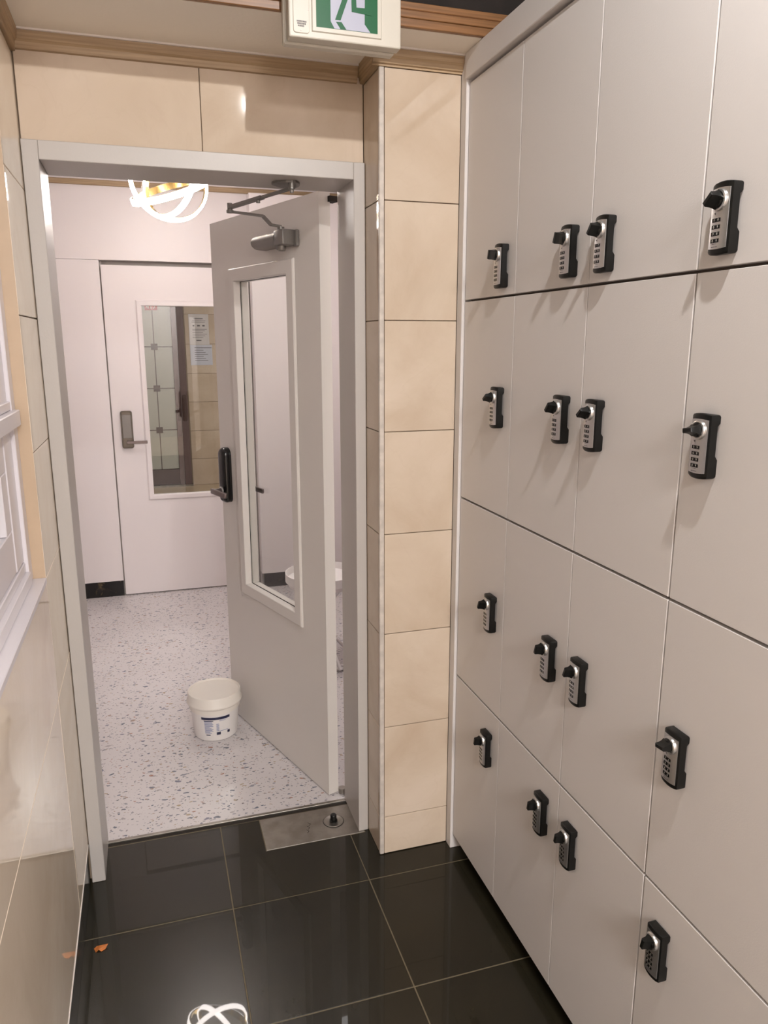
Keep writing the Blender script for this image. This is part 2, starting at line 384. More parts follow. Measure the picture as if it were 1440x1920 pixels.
# lower sash
wbox('lower_sash_rail', 0.42, 1.721, 1.335, 1.419, -0.010)
wbox('lower_sash_rail', 0.42, 1.721, 1.1145, 1.208, -0.010)
wbox('lower_sash_stile', 1.66, 1.721, 1.2085, 1.3345, -0.010)
wbox('upper_sash_stile', 1.66, 1.721, 1.476, 2.03, -0.010)
wbox('upper_sash_rail', 0.42, 1.6595, 1.476, 1.54, -0.010)
wbox('glass_pane', 0.42, 1.6595, 1.2085, 1.3345, -0.030, 0.034, M['tglass'], 0)
wbox('glass_pane', 0.42, 1.6595, 1.5405, 2.03, -0.030, 0.034, M['tglass'], 0)
wbox('frame_back', 0.40, 1.86, 1.06, 2.03, -0.075, 0.079, M['frost'], 0)

# ================================================================== DOOR WALL (back)
def wallbm():
    bm = bmesh.new()
    B(bm, -0.60, -0.256, YT + 0.008, 2.35, -0.06, 2.62)
    B(bm, -0.256, 0.617, YT + 0.008, 2.35, 2.062, 2.62)
    B(bm, 0.612, 1.5, YT + 0.008, 2.35, -0.06, 2.62)
    return bm
wb = struct('wall_back', wallbm(), M['grout'], 'cream marble tiled wall over the doorway', 'wall')
for x0, x1 in ((XW + 0.001, 0.180), (0.180, 0.6165)):
    obj('tile', box(x0 + 0.001, x1 - 0.001, YT, YT + 0.008, 2.0845, 2.30, bev=0.001), M['tile'], wb)
wi = struct('wall_inner', (lambda bm: (B(bm, -1.6, -0.245, 2.3505, 2.358, 0, 2.56), B(bm, 0.612, 1.5, 2.3505, 2.358, 0, 2.56), B(bm, -0.245, 0.612, 2.3505, 2.358, 2.06, 2.56), bm)[-1])(bmesh.new()), M['white'], 'white hall side of the doorway wall', 'wall')

# pillar right of the door
pl = struct('wall_pillar', box(0.625, 0.90, YP + 0.008, YT + 0.01, -0.06, 2.62), M['grout'], 'cream tiled pillar between the doorway and the lockers', 'pillar')
zz = [0.001] + ZJ
zz[-1] = 2.283
for z0, z1 in zip(zz, zz[1:]):
    obj('tile', box(0.6305, 0.8415, YP + random.uniform(-0.0004, 0.0004), YP + 0.008, z0 + 0.0011, z1 - 0.0011, bev=0.001), M['tile'], pl)
    obj('side_tile', box(0.617, 0.625, YP + 0.012, YT, z0 + 0.0011, z1 - 0.0011, bev=0.001), M['tile'], pl)
obj('corner_bead', box(0.6155, 0.6295, YP - 0.0012, YP + 0.011, 0.001, 2.285, bev=0.003, seg=2), M['bead'], pl)

# door casing
cs = thing('trim_1', 'white painted door frame around the open doorway', 'door frame', (0.18, YC, 0), kind='structure')
obj('left_jamb', (lambda bm: (B(bm, -0.2545, -0.2165, YC, 2.352, 0.0, 2.083, bev=0.0015), bm)[-1])(bmesh.new()), M['casing'], cs)
obj('right_jamb', (lambda bm: (B(bm, 0.5835, 0.6155, YC, 2.352, 0.0, 2.083, bev=0.0015), bm)[-1])(bmesh.new()), M['casing'], cs)
obj('head', (lambda bm: (B(bm, -0.2163, 0.5833, YC, 2.352, 2.038, 2.083, bev=0.0015), bm)[-1])(bmesh.new()), M['casing'], cs)

# wood moulding under the ceiling
t2 = struct('trim_2', (lambda bm: (prism(bm, [(YT, 2.283), (YT - 0.010, 2.284), (YT - 0.013, 2.298), (YT - 0.018, 2.303), (YT - 0.020, 2.3245), (YT, 2.3245)], 'x', XW, 0.597), bm)[-1])(bmesh.new()), M['woodl'], 'pale wood moulding above the doorway under the ceiling', 'moulding')
t3 = struct('trim_3', (lambda bm: (prism(bm, [(YP, 2.283), (YP - 0.004, 2.283), (YP - 0.004, 2.287), (YP - 0.010, 2.289), (YP - 0.013, 2.300), (YP - 0.018, 2.305), (YP - 0.020, 2.3245), (YP, 2.3245)], 'x', 0.597, 0.8445), bm)[-1])(bmesh.new()), M['woodl'], 'pale wood moulding across the pillar top', 'moulding')
t4 = struct('trim_4', (lambda bm: (prism(bm, [(0.617, 2.283), (0.607, 2.284), (0.604, 2.298), (0.599, 2.303), (0.597, 2.3245), (0.617, 2.3245)], 'y', YP, YT), bm)[-1])(bmesh.new()), M['woody'], 'short pale wood moulding on the pillar side', 'moulding')
t5 = struct('trim_5', (lambda bm: (prism(bm, [(XW - 0.009, 2.278), (XW + 0.008, 2.279), (XW + 0.011, 2.298), (XW + 0.016, 2.303), (XW + 0.018, 2.3245), (XW - 0.009, 2.3245)], 'y', -1.4, YT - 0.001), bm)[-1])(bmesh.new()), M['woody'], 'pale wood moulding along the left wall', 'moulding')

# ceiling band and recess
cl = struct('ceiling', (lambda bm: (B(bm, -0.46, 0.93, 1.893, YT + 0.01, ZC, ZC + 0.04), B(bm, -0.46, -0.12, -4.5, 1.8925, ZC, ZC + 0.04), bm)[-1])(bmesh.new()), M['ceil'], 'low painted ceiling band above the doorway', 'ceiling')
ck = struct('trim_6', (lambda bm: (B(bm, XW + 0.018, 0.60, YT - 0.026, YT - 0.019, ZC - 0.004, ZC), B(bm, 0.598, 0.845, YP - 0.026, YP - 0.0195, ZC - 0.004, ZC), bm)[-1])(bmesh.new()), M['caulk'], 'white caulk line where the moulding meets the ceiling', 'caulk')
ws = thing('trim_7', 'three stepped orange wood strips edging the ceiling recess', 'moulding', (0.36, 1.893, ZC), kind='structure')
for k in range(3):
    z0 = ZC + k * 0.0185
    obj('wood_strip', box(-0.12, 0.93, 1.879 + k * 0.003, 1.8920, z0 + (0.0022 if k else 0), z0 + 0.0185, bev=0.0015), M['woodo'], ws)
obj('groove_backing', box(-0.12, 0.93, 1.887, 1.90, ZC + 0.001, ZC + 0.055), M['woodg'], ws)
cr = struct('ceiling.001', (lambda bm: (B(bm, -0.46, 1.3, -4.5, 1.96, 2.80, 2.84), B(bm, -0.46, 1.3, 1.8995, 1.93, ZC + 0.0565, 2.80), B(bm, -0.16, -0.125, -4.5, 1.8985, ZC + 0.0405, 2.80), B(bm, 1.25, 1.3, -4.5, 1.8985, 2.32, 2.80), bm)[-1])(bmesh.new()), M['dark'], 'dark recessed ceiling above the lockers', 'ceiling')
struct('wall_front', box(-0.46, 1.35, -3.66, -3.6, -0.06, 2.84), M['white'], 'plain unseen wall behind the camera, white to bounce light', 'wall')  # unseen wall, kept white and close to bounce light into the foyer
struct('wall_right_foyer', box(0.88, 1.25, -4.5, -0.605, -0.06, ZC), M['locker'], 'plain white wall continuing past the lockers', 'wall')

# ================================================================== LOCKERS
YCOL = [1.987, 1.6863, 1.3698, 1.0541, 0.738]
ZROW = [2.2561, 1.7099, 1.1609, 0.6055, 0.0524]
sr = thing('locker_surround', 'white face frame around the locker bank with a wide top rail', 'frame', (0.9, 1.3, 0))
obj('stile', box(0.842, 1.25, 1.9895, 2.0243, 0.0, ZC - 0.0005, bev=0.0015), M['locker'], sr)
obj('top_rail', box(0.838, 0.875, -0.6, 1.989, 2.2625, ZC - 0.0005, bev=0.0015), M['locker'], sr)
obj('top_panel', box(0.8755, 1.25, -0.6, 1.989, 2.2625, ZC - 0.0005), M['locker'], sr)
obj('plinth', box(0.905, 1.25, -0.6, 1.989, 0.0, 0.048), M['toe'], sr)
obj('end_panel', box(0.851, 1.25, -0.6, 0.7365, 0.0525, 2.262), M['locker'], sr)

# lock meshes, shared.  local frame: x<0 out of the door, y across (0..0.043, far side +), z up 0..0.101
def lock_body():
    bm = bmesh.new(); rings = []
    W = 0.043
    levels = [(0.0, 0.003, 0.0025), (0.0015, 0.0012, 0.0008), (0.004, 0.0, 0), (0.030, 0.0, 0), (0.036, 0.0, 0.0045), (0.083, 0.0, 0.0045), (0.088, 0, 0.0), (0.0975, 0.0, 0), (0.1, 0.0010, 0.0008), (0.1012, 0.0035, 0.0025)]
    for z, ins, back in levels:
        ring = [(-back, ins, z), (-back, W - ins, z)]
        for k in range(9):
            t = 1 - k / 8; y = ins + (W - 2 * ins) * t
            d = 0.0185 + 0.0028 * (1 - (2 * t - 1) ** 2) - ins * 0.7
            if k in (0, 8): d -= 0.0012
            dz = 0.0016 * (1 - (2 * t - 1) ** 2) * (1 if z > 0.09 else (-1 if z < 0.006 else 0))
            ring.append((-d, y, z + dz))
        rings.append(ring)
    loft(bm, rings); return bm
def lock_plate():
    bm = bmesh.new(); rings = []
    for z in (0.0085, 0.0925):
        f, b2 = [], []
        for k in range(11):
            t = k / 10; y = 0.0035 + 0.036 * t; tt = y / 0.043
            d = 0.0185 + 0.0028 * (1 - (2 * tt - 1) ** 2)
            dz = 0.0014 * (1 - (2 * t - 1) ** 2) * (1 if z > 0.05 else -1)
            f.append((-(d + 0.0006), y, z + dz)); b2.append((-(d - 0.002), y, z + dz))
        rings.append(f + b2[::-1])
    loft(bm, rings); return bm
KZ, KY = 0.0765, 0.0215
def lock_ring():
    bm = bmesh.new(); lathe(bm, [(0.0160, -0.020), (0.0160, -0.0232), (0.0150, -0.0252), (0.0128, -0.0262), (0.0115, -0.0256), (0.0113, -0.022)], 0, KY, KZ, 40, 'x'); return bm
def lock_knob(ang):
    bm = bmesh.new()
    lathe(bm, [(0.0112, -0.022), (0.0112, -0.0275), (0.0100, -0.0290), (0.006, -0.0300)], 0, 0, 0, 32, 'x')
    rings = []
    for d, hl, ht in ((0.0270, 0.0110, 0.0095), (0.0310, 0.0108, 0.0066), (0.0360, 0.0106, 0.0048), (0.0435, 0.0106, 0.0038), (0.0448, 0.0098, 0.0026)):
        rings.append([(-d, -ht, -hl), (-d, ht, -hl), (-d, ht, hl), (-d, -ht, hl)])
    loft(bm, rings)
    bm.transform(Matrix.Translation((0, KY, KZ)) @ Matrix.Rotation(ang, 4, 'X')); return bm
def mesh_of(bm, name, mats, smooth=True):
    me = bpy.data.meshes.new(name); bm.to_mesh(me); bm.free()
    for m in mats: me.materials.append(m)
    if smooth:
        for p in me.polygons: p.use_smooth = True
        me.set_sharp_from_angle(angle=math.radians(32))
    return me
me_body = mesh_of(lock_body(), 'lock_body', [M['blackp']]); me_plate = mesh_of(lock_plate(), 'faceplate', [M['plate']])
me_ring = mesh_of(lock_ring(), 'dial_ring', [M['chrome']])
knobs = {}
def knob_mesh(a):
    if a not in knobs: knobs[a] = mesh_of(lock_knob(math.radians(a)), 'knob', [M['blackp']])
    return knobs[a]
wins = {}
def window_mesh(s):
    if s in wins: return wins[s]
    bm = bmesh.new()
    B(bm, -0.0220, -0.018, 0.0165, 0.0335, 0.0, 0.0056)      # black window
    bm.faces.ensure_lookup_table()
    nf = len(bm.faces)
    for ch, y in ((s[0], 0.0290), (s[1], 0.0210)):
        tm = text_mesh(ch, 0.0052, None)
        tm.transform(Matrix.Translation((-0.0224, y, 0.0028)) @ Matrix(((0, 0, -1, 0), (-1, 0, 0, 0), (0, 1, 0, 0), (0, 0, 0, 1))))
        k = len(bm.faces); bm.from_mesh(tm)
        bm.faces.ensure_lookup_table()
        for f in bm.faces[k:]: f.material_index = 1
        bpy.data.meshes.remove(tm)
    wins[s] = mesh_of(bm, 'number_window', [M['blackg'], M['digit']], False)
    return wins[s]
def small_mark():
    bm = bmesh.new()
    prism(bm, [(0.0275, 0.0560), (0.0310, 0.0585), (0.0275, 0.0598)], 'x', -0.0219, -0.0190)
    B(bm, -0.0219, -0.019, 0.0205, 0.0305, 0.0142, 0.0149)
    for k in range(6): B(bm, -0.0219, -0.019, 0.0190 + k * 0.0022, 0.0203 + k * 0.0022, 0.0098, 0.0112)
    return bm
me_mark = mesh_of(small_mark(), 'printed_mark', [M['grey']], False)

ROWN = ['top row', 'second row from the top', 'third row from the top', 'bottom row']
COLN = ['farthest column beside the tiled pillar', 'second column from the tiled pillar', 'third column from the tiled pillar', 'nearest column at the right edge']
LY = [1.727, 1.4135, 1.2860, 0.9690]
LZ = [1.7290, 1.3885, 0.8400, 0.4400]
CODES = {(0, 3): ['09', '09', '98', '09'], (1, 3): ['09', '09', '09', '09'], (0, 2): ['17', '09', '09', '09'], (0, 1): ['09', '09', '98', '09'], (2, 3): ['76', '05', '09', '08']}
ANG = {(0, 0): 14, (0, 1): 20, (0, 2): 38, (0, 3): 48, (1, 0): 55, (1, 1): 40, (1, 2): 50, (1, 3): 80, (2, 0): 25, (2, 1): 18, (2, 2): 22, (2, 3): 84, (3, 0): 12, (3, 1): 10, (3, 2): 12, (3, 3): 12}
me_door = {}
for c in range(4):
    for r in range(4):
        y1, y0 = YCOL[c], YCOL[c + 1]; z1, z0 = ZROW[r], ZROW[r + 1]
        lab = 'white locker in the %s, %s' % (ROWN[r], COLN[c])
        t = thing('locker', lab, 'locker', (XL + 0.2, (y0 + y1) / 2, z0), group='white lockers with combination locks')
        d = obj('door', box(XL, XL + 0.018, y0 + (0.0020 if c == 2 else 0.0011), y1 - (0.0020 if c == 3 else 0.0011), z0 + (0.0029 if r < 3 else 0.0), z1 - (0.0029 if r else 0.0022), bev=0.0007), M['locker'], t)
        obj('carcass', box(XL + 0.019, XL + 0.38, y0 + 0.0002, y1 - 0.0002, z0 + 0.0002, z1 - 0.0002), M['carc'], t)
        lk = bpy.data.objects.new('combination_lock', me_body); C.objects.link(lk); lk.parent = t
        lk.location = Vector((XL, LY[c], LZ[r])) - t.location
        lk['label'] = 'black combination lock with a silver face'
        def sub(name, me, loc=(0, 0, 0)):
            o = bpy.data.objects.new(name, me); C.objects.link(o); o.parent = lk; o.location = loc; return o
        sub('faceplate', me_plate); sub('dial_ring', me_ring); sub('knob', knob_mesh(ANG[(r, c)])); sub('printed_mark', me_mark)['kind'] = 'stuff'
        code = CODES.get((r, c), ['09', '09', '09', '09'])
        for k in range(4): sub('number_window', window_mesh(code[k]), (0, 0, 0.0458 - 0.0098 * k))

# ================================================================== OPEN DOOR
TH = math.atan2(0.947, -0.321)
dr = thing('door_1', 'white door with a tall glass panel, standing open into the hall', 'door', (0.5334, 2.3844, 0.0), TH, kind='structure')
def D(name, bm, m, parent=dr, smooth=False):
    return obj(name, bm, m, parent, local=True, smooth=smooth)
T = 0.04; SW = 0.81
GS0, GS1, GZ0, GZ1 = 0.2, 0.60, 0.645, 1.82
bm = bmesh.new()
B(bm, 0, GS0 - 0.004, -T, 0, 0.006, 2.045); B(bm, GS1 + 0.004, SW, -T, 0, 0.006, 2.045)
B(bm, GS0 - 0.004, GS1 + 0.004, -T, 0, 0.006, GZ0 - 0.004); B(bm, GS0 - 0.004, GS1 + 0.004, -T, 0, GZ1 + 0.004, 2.045)
bmesh.ops.remove_doubles(bm, verts=bm.verts, dist=0.0001)
D('leaf', bm, M['doorw'])
def picture_frame(bm, s0, s1, z0, z1, wd, ya, yb, bev=0.0015):
    B(bm, s0 - wd, s0, ya, yb, z0 - wd, z1 + wd, bev=bev); B(bm, s1, s1 + wd, ya, yb, z0 - wd, z1 + wd, bev=bev)
    B(bm, s0, s1, ya, yb, z0 - wd, z0, bev=bev); B(bm, s0, s1, ya, yb, z1, z1 + wd, bev=bev)
def frame_prism(bm, s0, s1, z0, z1, wd, prof):
    """mitred frame; prof = list of (inset outward from the opening, y)"""
    rings = []
    for o, y in prof:
        rings.append([(s0 - o, y, z0 - o), (s1 + o, y, z0 - o), (s1 + o, y, z1 + o), (s0 - o, y, z1 + o)])
    rings.append(rings[0])
    loft(bm, rings, cap=False)
bm = bmesh.new(); frame_prism(bm, GS0, GS1, GZ0, GZ1, 0.045, [(0.0, -0.019), (0.0, 0.0085), (0.002, 0.010), (0.042, 0.010), (0.046, 0.006), (0.046, 0.0005), (0.046, -0.019 + 0.02), (0.004, 0.0), (0.004, -0.019)])
D('glazing_frame', bm, M['doorw'])
bm = bmesh.new(); frame_prism(bm, GS0, GS1, GZ0, GZ1, 0.045, [(0.0, -0.0235), (0.0, -T - 0.008), (0.006, -T - 0.012), (0.034, -T - 0.010), (0.042, -T - 0.006), (0.046, -T - 0.0005), (0.004, -T), (0.004, -0.0235)])
D('glazing_frame', bm, M['doorw'])
D('glass_pane', box(GS0 - 0.003, GS1 + 0.003, -0.0232, -0.0192, GZ0 - 0.003, GZ1 + 0.003), M['glass'])
bm = bmesh.new(); frame_prism(bm, GS0 + 0.001, GS1 - 0.001, GZ0 + 0.001, GZ1 - 0.001, 0.0, [(-0.0009, -0.0190), (0.0009, -0.0172), (0.0009, -0.0190)])
D('glass_gasket', bm, M['blackp'])
# digital lock
def capsule(bm, s0, s1, z0, z1, y0, prof, rt, rb, n=10):
    """rounded slab: prof = [(inset, depth)...]"""
    rings = []
    for ins, y in prof:
        ring = []
        for cx, cz, a0, rr in ((s1 - rt, z1 - rt, 0, rt), (s0 + rt, z1 - rt, PI / 2, rt), (s0 + rb, z0 + rb, PI, rb), (s1 - rb, z0 + rb, 1.5 * PI, rb)):
            for k in range(n + 1):
                a = a0 + PI / 2 * k / n; q = max(rr - ins, 0.0005)
                ring.append((cx + q * math.cos(a), y0 + y, cz + q * math.sin(a)))
        rings.append(ring)
    loft(bm, rings)
bm = bmesh.new(); capsule(bm, 0.708, 0.772, 0.962, 1.186, 0.0, [(0.0, 0.0), (0.0, 0.020), (0.004, 0.028), (0.011, 0.033), (0.02, 0.034)], 0.031, 0.02)
dl = D('digital_lock', bm, M['blackg'], smooth=True); dl['label'] = 'black digital lock'
def Dsub(name, bm, m, par, smooth=True):   # third level: bring from door frame into part frame
    bm.transform(Matrix.Translation(-Vector(par.location))); return obj(name, bm, m, par, local=True, smooth=smooth)
bm = bmesh.new(); lathe(bm, [(0.0165, 0.032), (0.0165, 0.037), (0.0145, 0.039), (0.013, 0.037)], 0.738, 0, 1.012, 32, 'y'); Dsub('lever_collar', bm, M['chrome'], dl)
bm = bmesh.new(); lathe(bm, [(0.010, 0.034), (0.010, 0.066)], 0.738, 0, 1.012, 20, 'y'); B(bm, 0.618, 0.756, 0.064, 0.076, 1.001, 1.023, bev=0.004, seg=3); Dsub('lever', bm, M['pewter'], dl)
bm = bmesh.new(); capsule(bm, 0.708, 0.772, 0.962, 1.186, -T, [(0.0, 0.0), (0.0, -0.020), (0.011, -0.030)], 0.02, 0.02)
dl2 = D('inner_lock_plate', bm, M['bronze'], smooth=True)
bm = bmesh.new(); lathe(bm, [(0.010, -T - 0.02), (0.010, -T - 0.055)], 0.738, 0, 1.010, 20, 'y'); B(bm, 0.634, 0.752, -T - 0.064, -T - 0.054, 1.000, 1.020, bev=0.002); Dsub('lever', bm, M['pewter'], dl2)
D('latch_plate', box(SW - 0.0005, SW + 0.001, -0.030, -0.010, 0.94, 1.13), M['steel'])
# pivots
bm = bmesh.new(); lathe(bm, [(0.013, 0.0), (0.013, 0.020)], -0.012, -0.048, 0.004, 20); D('bottom_pivot', bm, M['steel'], smooth=True)
D('top_pivot', box(-0.014, 0.02, -0.062, -0.032, 2.018, 2.034), M['brownm'])
# closer
bm = bmesh.new()
B(bm, 0.120, 0.145, 0.0005, 0.012, 1.899, 1.949, bev=0.002)
B(bm, 0.130, 0.190, 0.004, 0.056, 1.902, 1.949, bev=0.004, seg=2)
prof = []
for k in range(17):
    a = -PI / 2 + PI * k / 16; prof.append((0.030 + 0.030 * math.cos(a), 1.926 + 0.022 * math.sin(a)))
prof += [(0.004, 1.948), (0.004, 1.904)]
prism(bm, prof, 'x', 0.185, 0.345)
dc = D('door_closer', bm, M['closer'], smooth=True)
bm = bmesh.new(); lathe(bm, [(0.0165, 0), (0.0165, -0.010), (0.014, -0.016), (0.010, -0.017)], 0.180, 0.034, 1.904, 24); Dsub('pinion_cap', bm, M['closer'], dc)
bm = bmesh.new(); lathe(bm, [(0.012, 0), (0.012, 0.012)], 0.180, 0.034, 1.948, 20); Dsub('pinion', bm, M['closer'], dc)
inv = wpos(dr).inverted()
PE = inv @ Vector((0.2795, 2.492, 1.998)); PB = inv @ Vector((0.4215, 2.2225, 2.029)); PP = Vector((0.180, 0.034, 1.962))
bm = bmesh.new(); q1 = PP + (PE - PP) * 0.20; q1.z = 1.964; q2 = PP + (PE - PP) * 0.36; q2.z = 1.988
e1 = Vector((PE.x, PE.y, 1.991))
bar(bm, PP, q1, 0.017, 0.006); bar(bm, q1, q2, 0.016, 0.006); bar(bm, q2, e1, 0.015, 0.006)
lathe(bm, [(0.011, -0.004), (0.011, 0.004)], e1.x, e1.y, e1.z, 16); Dsub('main_arm', bm, M['closer'], dc, False)
bm = bmesh.new(); e2 = Vector((PE.x, PE.y, 2.003)); b2_ = Vector((PB.x, PB.y, 2.018)); mid = e2 + (b2_ - e2) * 0.55
bar(bm, e2, mid, 0.017, 0.009); bar(bm, e2 + (b2_ - e2) * 0.5, b2_, 0.011, 0.007)
lathe(bm, [(0.008, -0.012), (0.008, 0.012)], e2.x, e2.y, e2.z, 16); mm_ = e2 + (b2_ - e2) * 0.48
lathe(bm, [(0.006, -0.012), (0.006, 0.0)], mm_.x, mm_.y, mm_.z, 12); Dsub('forearm', bm, M['closer'], dc, False)
bk = thing('closer_bracket', 'grey closer bracket screwed under the door frame head', 'bracket', (0.4215, 2.2225, 2.03))
bm = bmesh.new()
pts = [(0.424 + 0.027 * math.cos(a), 2.262 + 0.048 * math.sin(a)) for a in [-PI * 0.5 + PI * k / 12 for k in range(13)]]
pts += [(0.405, 2.302), (0.378, 2.272), (0.372, 2.262), (0.372, 2.244), (0.380, 2.232), (0.405, 2.218)]
prism(bm, pts, 'z', 2.0315, 2.0375); obj('mounting_plate', bm, M['closer'], bk)
bm = bmesh.new(); lathe(bm, [(0.010, 0.0), (0.010, -0.016), (0.006, -0.018), (0.005, -0.026)], 0.4215, 2.2225, 2.0315, 16); obj('pivot_post', bm, M['closer'], bk, smooth=True)

# ================================================================== EXIT SIGN
ex = thing('exit_sign', 'green and white running figure exit sign fixed above the doorway', 'exit sign', (0.475, 1.85, 2.25))
obj('housing', box(0.348, 0.606, 1.820, 1.852, 2.254, 2.440, bev=0.003, seg=2), M['plastic'], ex)
obj('back_plate', box(0.342, 0.600, 1.8525, 1.8775, 2.250, 2.436, bev=0.003), M['plastic'], ex)
bm = bmesh.new(); capsule(bm, 0.3575, 0.3935, 2.2625, 2.432, 1.820, [(0.0, 0.0), (0.0, -0.0016), (0.001, -0.0022)], 0.006, 0.006, 5); obj('side_cover', bm, M['plastic'], ex)
bm = bmesh.new(); frame_prism(bm, 0.4085, 0.5495, 2.2775, 2.418, 0, [(0, 0), (0, -0.003), (0.008, -0.003), (0.010, 0.0)]); bm.transform(Matrix.Translation((0, 1.820, 0)))
obj('panel_frame', bm, M['plastic'], ex)
pf = obj('green_panel', box(0.408, 0.550, 1.8175, 1.8195, 2.277, 2.4185), M['green'], ex)
def flat(name, polys, y0, y1, m, par):
    bm = bmesh.new()
    for p in polys: prism(bm, p, 'y', y0, y1)
    return obj(name, bm, m, par)
flat('doorway_shape', [[(0.4412, 2.405), (0.4412, 2.2922), (0.4495, 2.2785), (0.5326, 2.2785), (0.5191, 2.294), (0.5205, 2.405)]], 1.8170, 1.8176, M['signw'], ex)
flat('running_figure', [
    [(0.4790, 2.366), (0.4910, 2.366), (0.4636, 2.2959), (0.4511, 2.2957)],
    [(0.4883, 2.366), (0.4985, 2.366), (0.5004, 2.3255), (0.5238, 2.3263), (0.5349, 2.3127), (0.4892, 2.3156)],
    [(0.4785, 2.362), (0.4985, 2.364), (0.500, 2.388), (0.490, 2.394), (0.478, 2.388), (0.474, 2.372)],
    [(0.480, 2.390), (0.468, 2.378), (0.454, 2.378), (0.454, 2.371), (0.472, 2.370), (0.484, 2.380)],
    [(0.496, 2.390), (0.510, 2.376), (0.522, 2.380), (0.520, 2.387), (0.511, 2.385), (0.500, 2.394)],
    [(0.487 + 0.008 * math.cos(k * PI / 6), 2.402 + 0.008 * math.sin(k * PI / 6)) for k in range(12)]], 1.8164, 1.8170, M['green'], ex)
flat('figure_shadow', [[(0.4532, 2.2921), (0.4658, 2.2925), (0.4766, 2.2788), (0.4634, 2.2787)]], 1.8164, 1.8170, M['green'], ex)
bm = bmesh.new(); random.seed(3)
for row in range(3):
    x = 0.3652 + row * 0.0012
    while x < 0.3855 - row * 0.002:
        wd = random.uniform(0.0009, 0.0018); B(bm, x, x + wd, 1.8172, 1.8178, 2.2835 - row * 0.0044 - 0.0009 * (x - 0.3652) / 0.004 * 0.1, 2.2865 - row * 0.0044); x += wd + 0.0007
obj('small_print', bm, M['grey'], ex)['kind'] = 'stuff'
bm = bmesh.new(); lathe(bm, [(0.0012, 0), (0.0012, -0.001)], 0.3745, 1.8178, 2.2672, 10, 'y'); lathe(bm, [(0.0011, 0), (0.0011, -0.001)], 0.392, 1.8178, 2.3085, 10, 'y'); obj('cover_screw', bm, M['caulk'], ex)['kind'] = 'stuff'

# ================================================================== INNER HALL
YF = 4.93
fw = struct('wall_far', (lambda bm: (B(bm, -1.6, -0.2215, YF, YF + 0.1, 0.105, 2.0705), B(bm, -1.6, 1.5, YF, YF + 0.1, 2.0725, 2.56), B(bm, 0.66, 1.5, YF, YF + 0.1, 0.0, 2.0705), bm)[-1])(bmesh.new()), M['white'], 'white panelled far wall of the inner hall', 'wall')
struct('baseboard_far', box(-1.6, -0.2235, YF + 0.012, YF + 0.1, 0.0, 0.1045), M['marbleb'], 'black marble skirting left of the far door', 'skirting')
struct('wall_right', box(1.225, 1.30, 2.36, YF, 0, 2.56), M['white'], 'white right wall of the inner hall', 'wall')
struct('wall_hall_left', box(-1.65, -1.55, 2.36, YF, 0, 2.56), M['white'], 'white left wall of the inner hall', 'wall')
struct('ceiling.002', box(-1.65, 1.5, 2.352, 5.05, 2.53, 2.60), M['ceilw'], 'white ceiling of the inner hall', 'ceiling')
struct('trim_8', box(-1.55, 1.224, YF - 0.018, YF - 0.0005, 2.478, 2.508, bev=0.003), M['woodl'], 'thin pale wood strip high on the far wall', 'moulding')
cb = thing('tall_cabinet', 'white full height cabinet on a black marble base right of the far door', 'cabinet', (0.94, 4.88, 0))
obj('cabinet_body', box(0.655, 1.2245, 4.83, YF - 0.0005, 0.098, 2.47, bev=0.001), M['white'], cb)
obj('marble_base', box(0.667, 1.2245, 4.84, YF - 0.0005, 0.0, 0.097), M['marbleb'], cb)

# far door
d2 = thing('door_2', 'white far door with a long glass panel and grey lever lock', 'door', (0.22, YF + 0.03, 0), kind='structure')
YD2 = YF + 0.006
def D2(name, bm, m, smooth=False): return obj(name, bm, m, d2, smooth=smooth)
bm = bmesh.new()
B(bm, -0.2135, 0.001, YD2, YD2 + 0.04, 0.008, 2.044); B(bm, 0.50, 0.648, YD2, YD2 + 0.04, 0.008, 2.044)
B(bm, 0.001, 0.50, YD2, YD2 + 0.04, 0.008, 0.650); B(bm, 0.001, 0.50, YD2, YD2 + 0.04, 1.815, 2.044)
D2('leaf', bm, M['white'])
bm = bmesh.new(); frame_prism(bm, 0.002, 0.497, 0.652, 1.8135, 0, [(0, 0.016), (0, -0.007), (0.004, -0.010), (0.026, -0.009), (0.034, -0.003), (0.034, 0.0), (0.001, 0.001), (0.001, 0.016)]); bm.transform(Matrix.Translation((0, YD2, 0)))
D2('glazing_frame', bm, M['white'])
D2('glass_pane', box(0.0015, 0.4975, YD2 + 0.018, YD2 + 0.023, 0.6515, 1.814), M['glass'])
bm = bmesh.new(); capsule(bm, -0.1665, -0.097, 0.957, 1.188, YD2, [(0.0, 0.0), (0.0, -0.016), (0.003, -0.021), (0.006, -0.021), (0.008, -0.019)], 0.014, 0.014, 5)
l2 = D2('lever_lock', bm, M['bronze'], True); l2['label'] = 'grey rectangular lock plate with a lever'
bm = bmesh.new(); B(bm, -0.138, -0.016, YD2 - 0.060, YD2 - 0.050, 0.988, 1.006, bev=0.002); lathe(bm, [(0.009, -0.019), (0.009, -0.055)], -0.128, YD2, 0.997, 16, 'y')
obj('lever', bm, M['pewter'], l2, smooth=True)
bm = bmesh.new(); capsule(bm, -0.158, -0.105, 1.02, 1.165, YD2 - 0.019, [(0.0, 0.0), (0.001, -0.0012)], 0.006, 0.006, 4); obj('keypad_cover', bm, M['closer'], l2)
t9 = struct('trim_9', (lambda bm: (B(bm, -0.2235, -0.2100, YF + 0.058, YF + 0.1, 0, 2.0705), B(bm, 0.652, 0.6595, YF + 0.058, YF + 0.1, 0, 2.0705), B(bm, -0.2235, 0.6595, YF + 0.082, YF + 0.1, 2.02, 2.0715), bm)[-1])(bmesh.new()), M['casing'], 'frame rebate behind the far door', 'door frame')

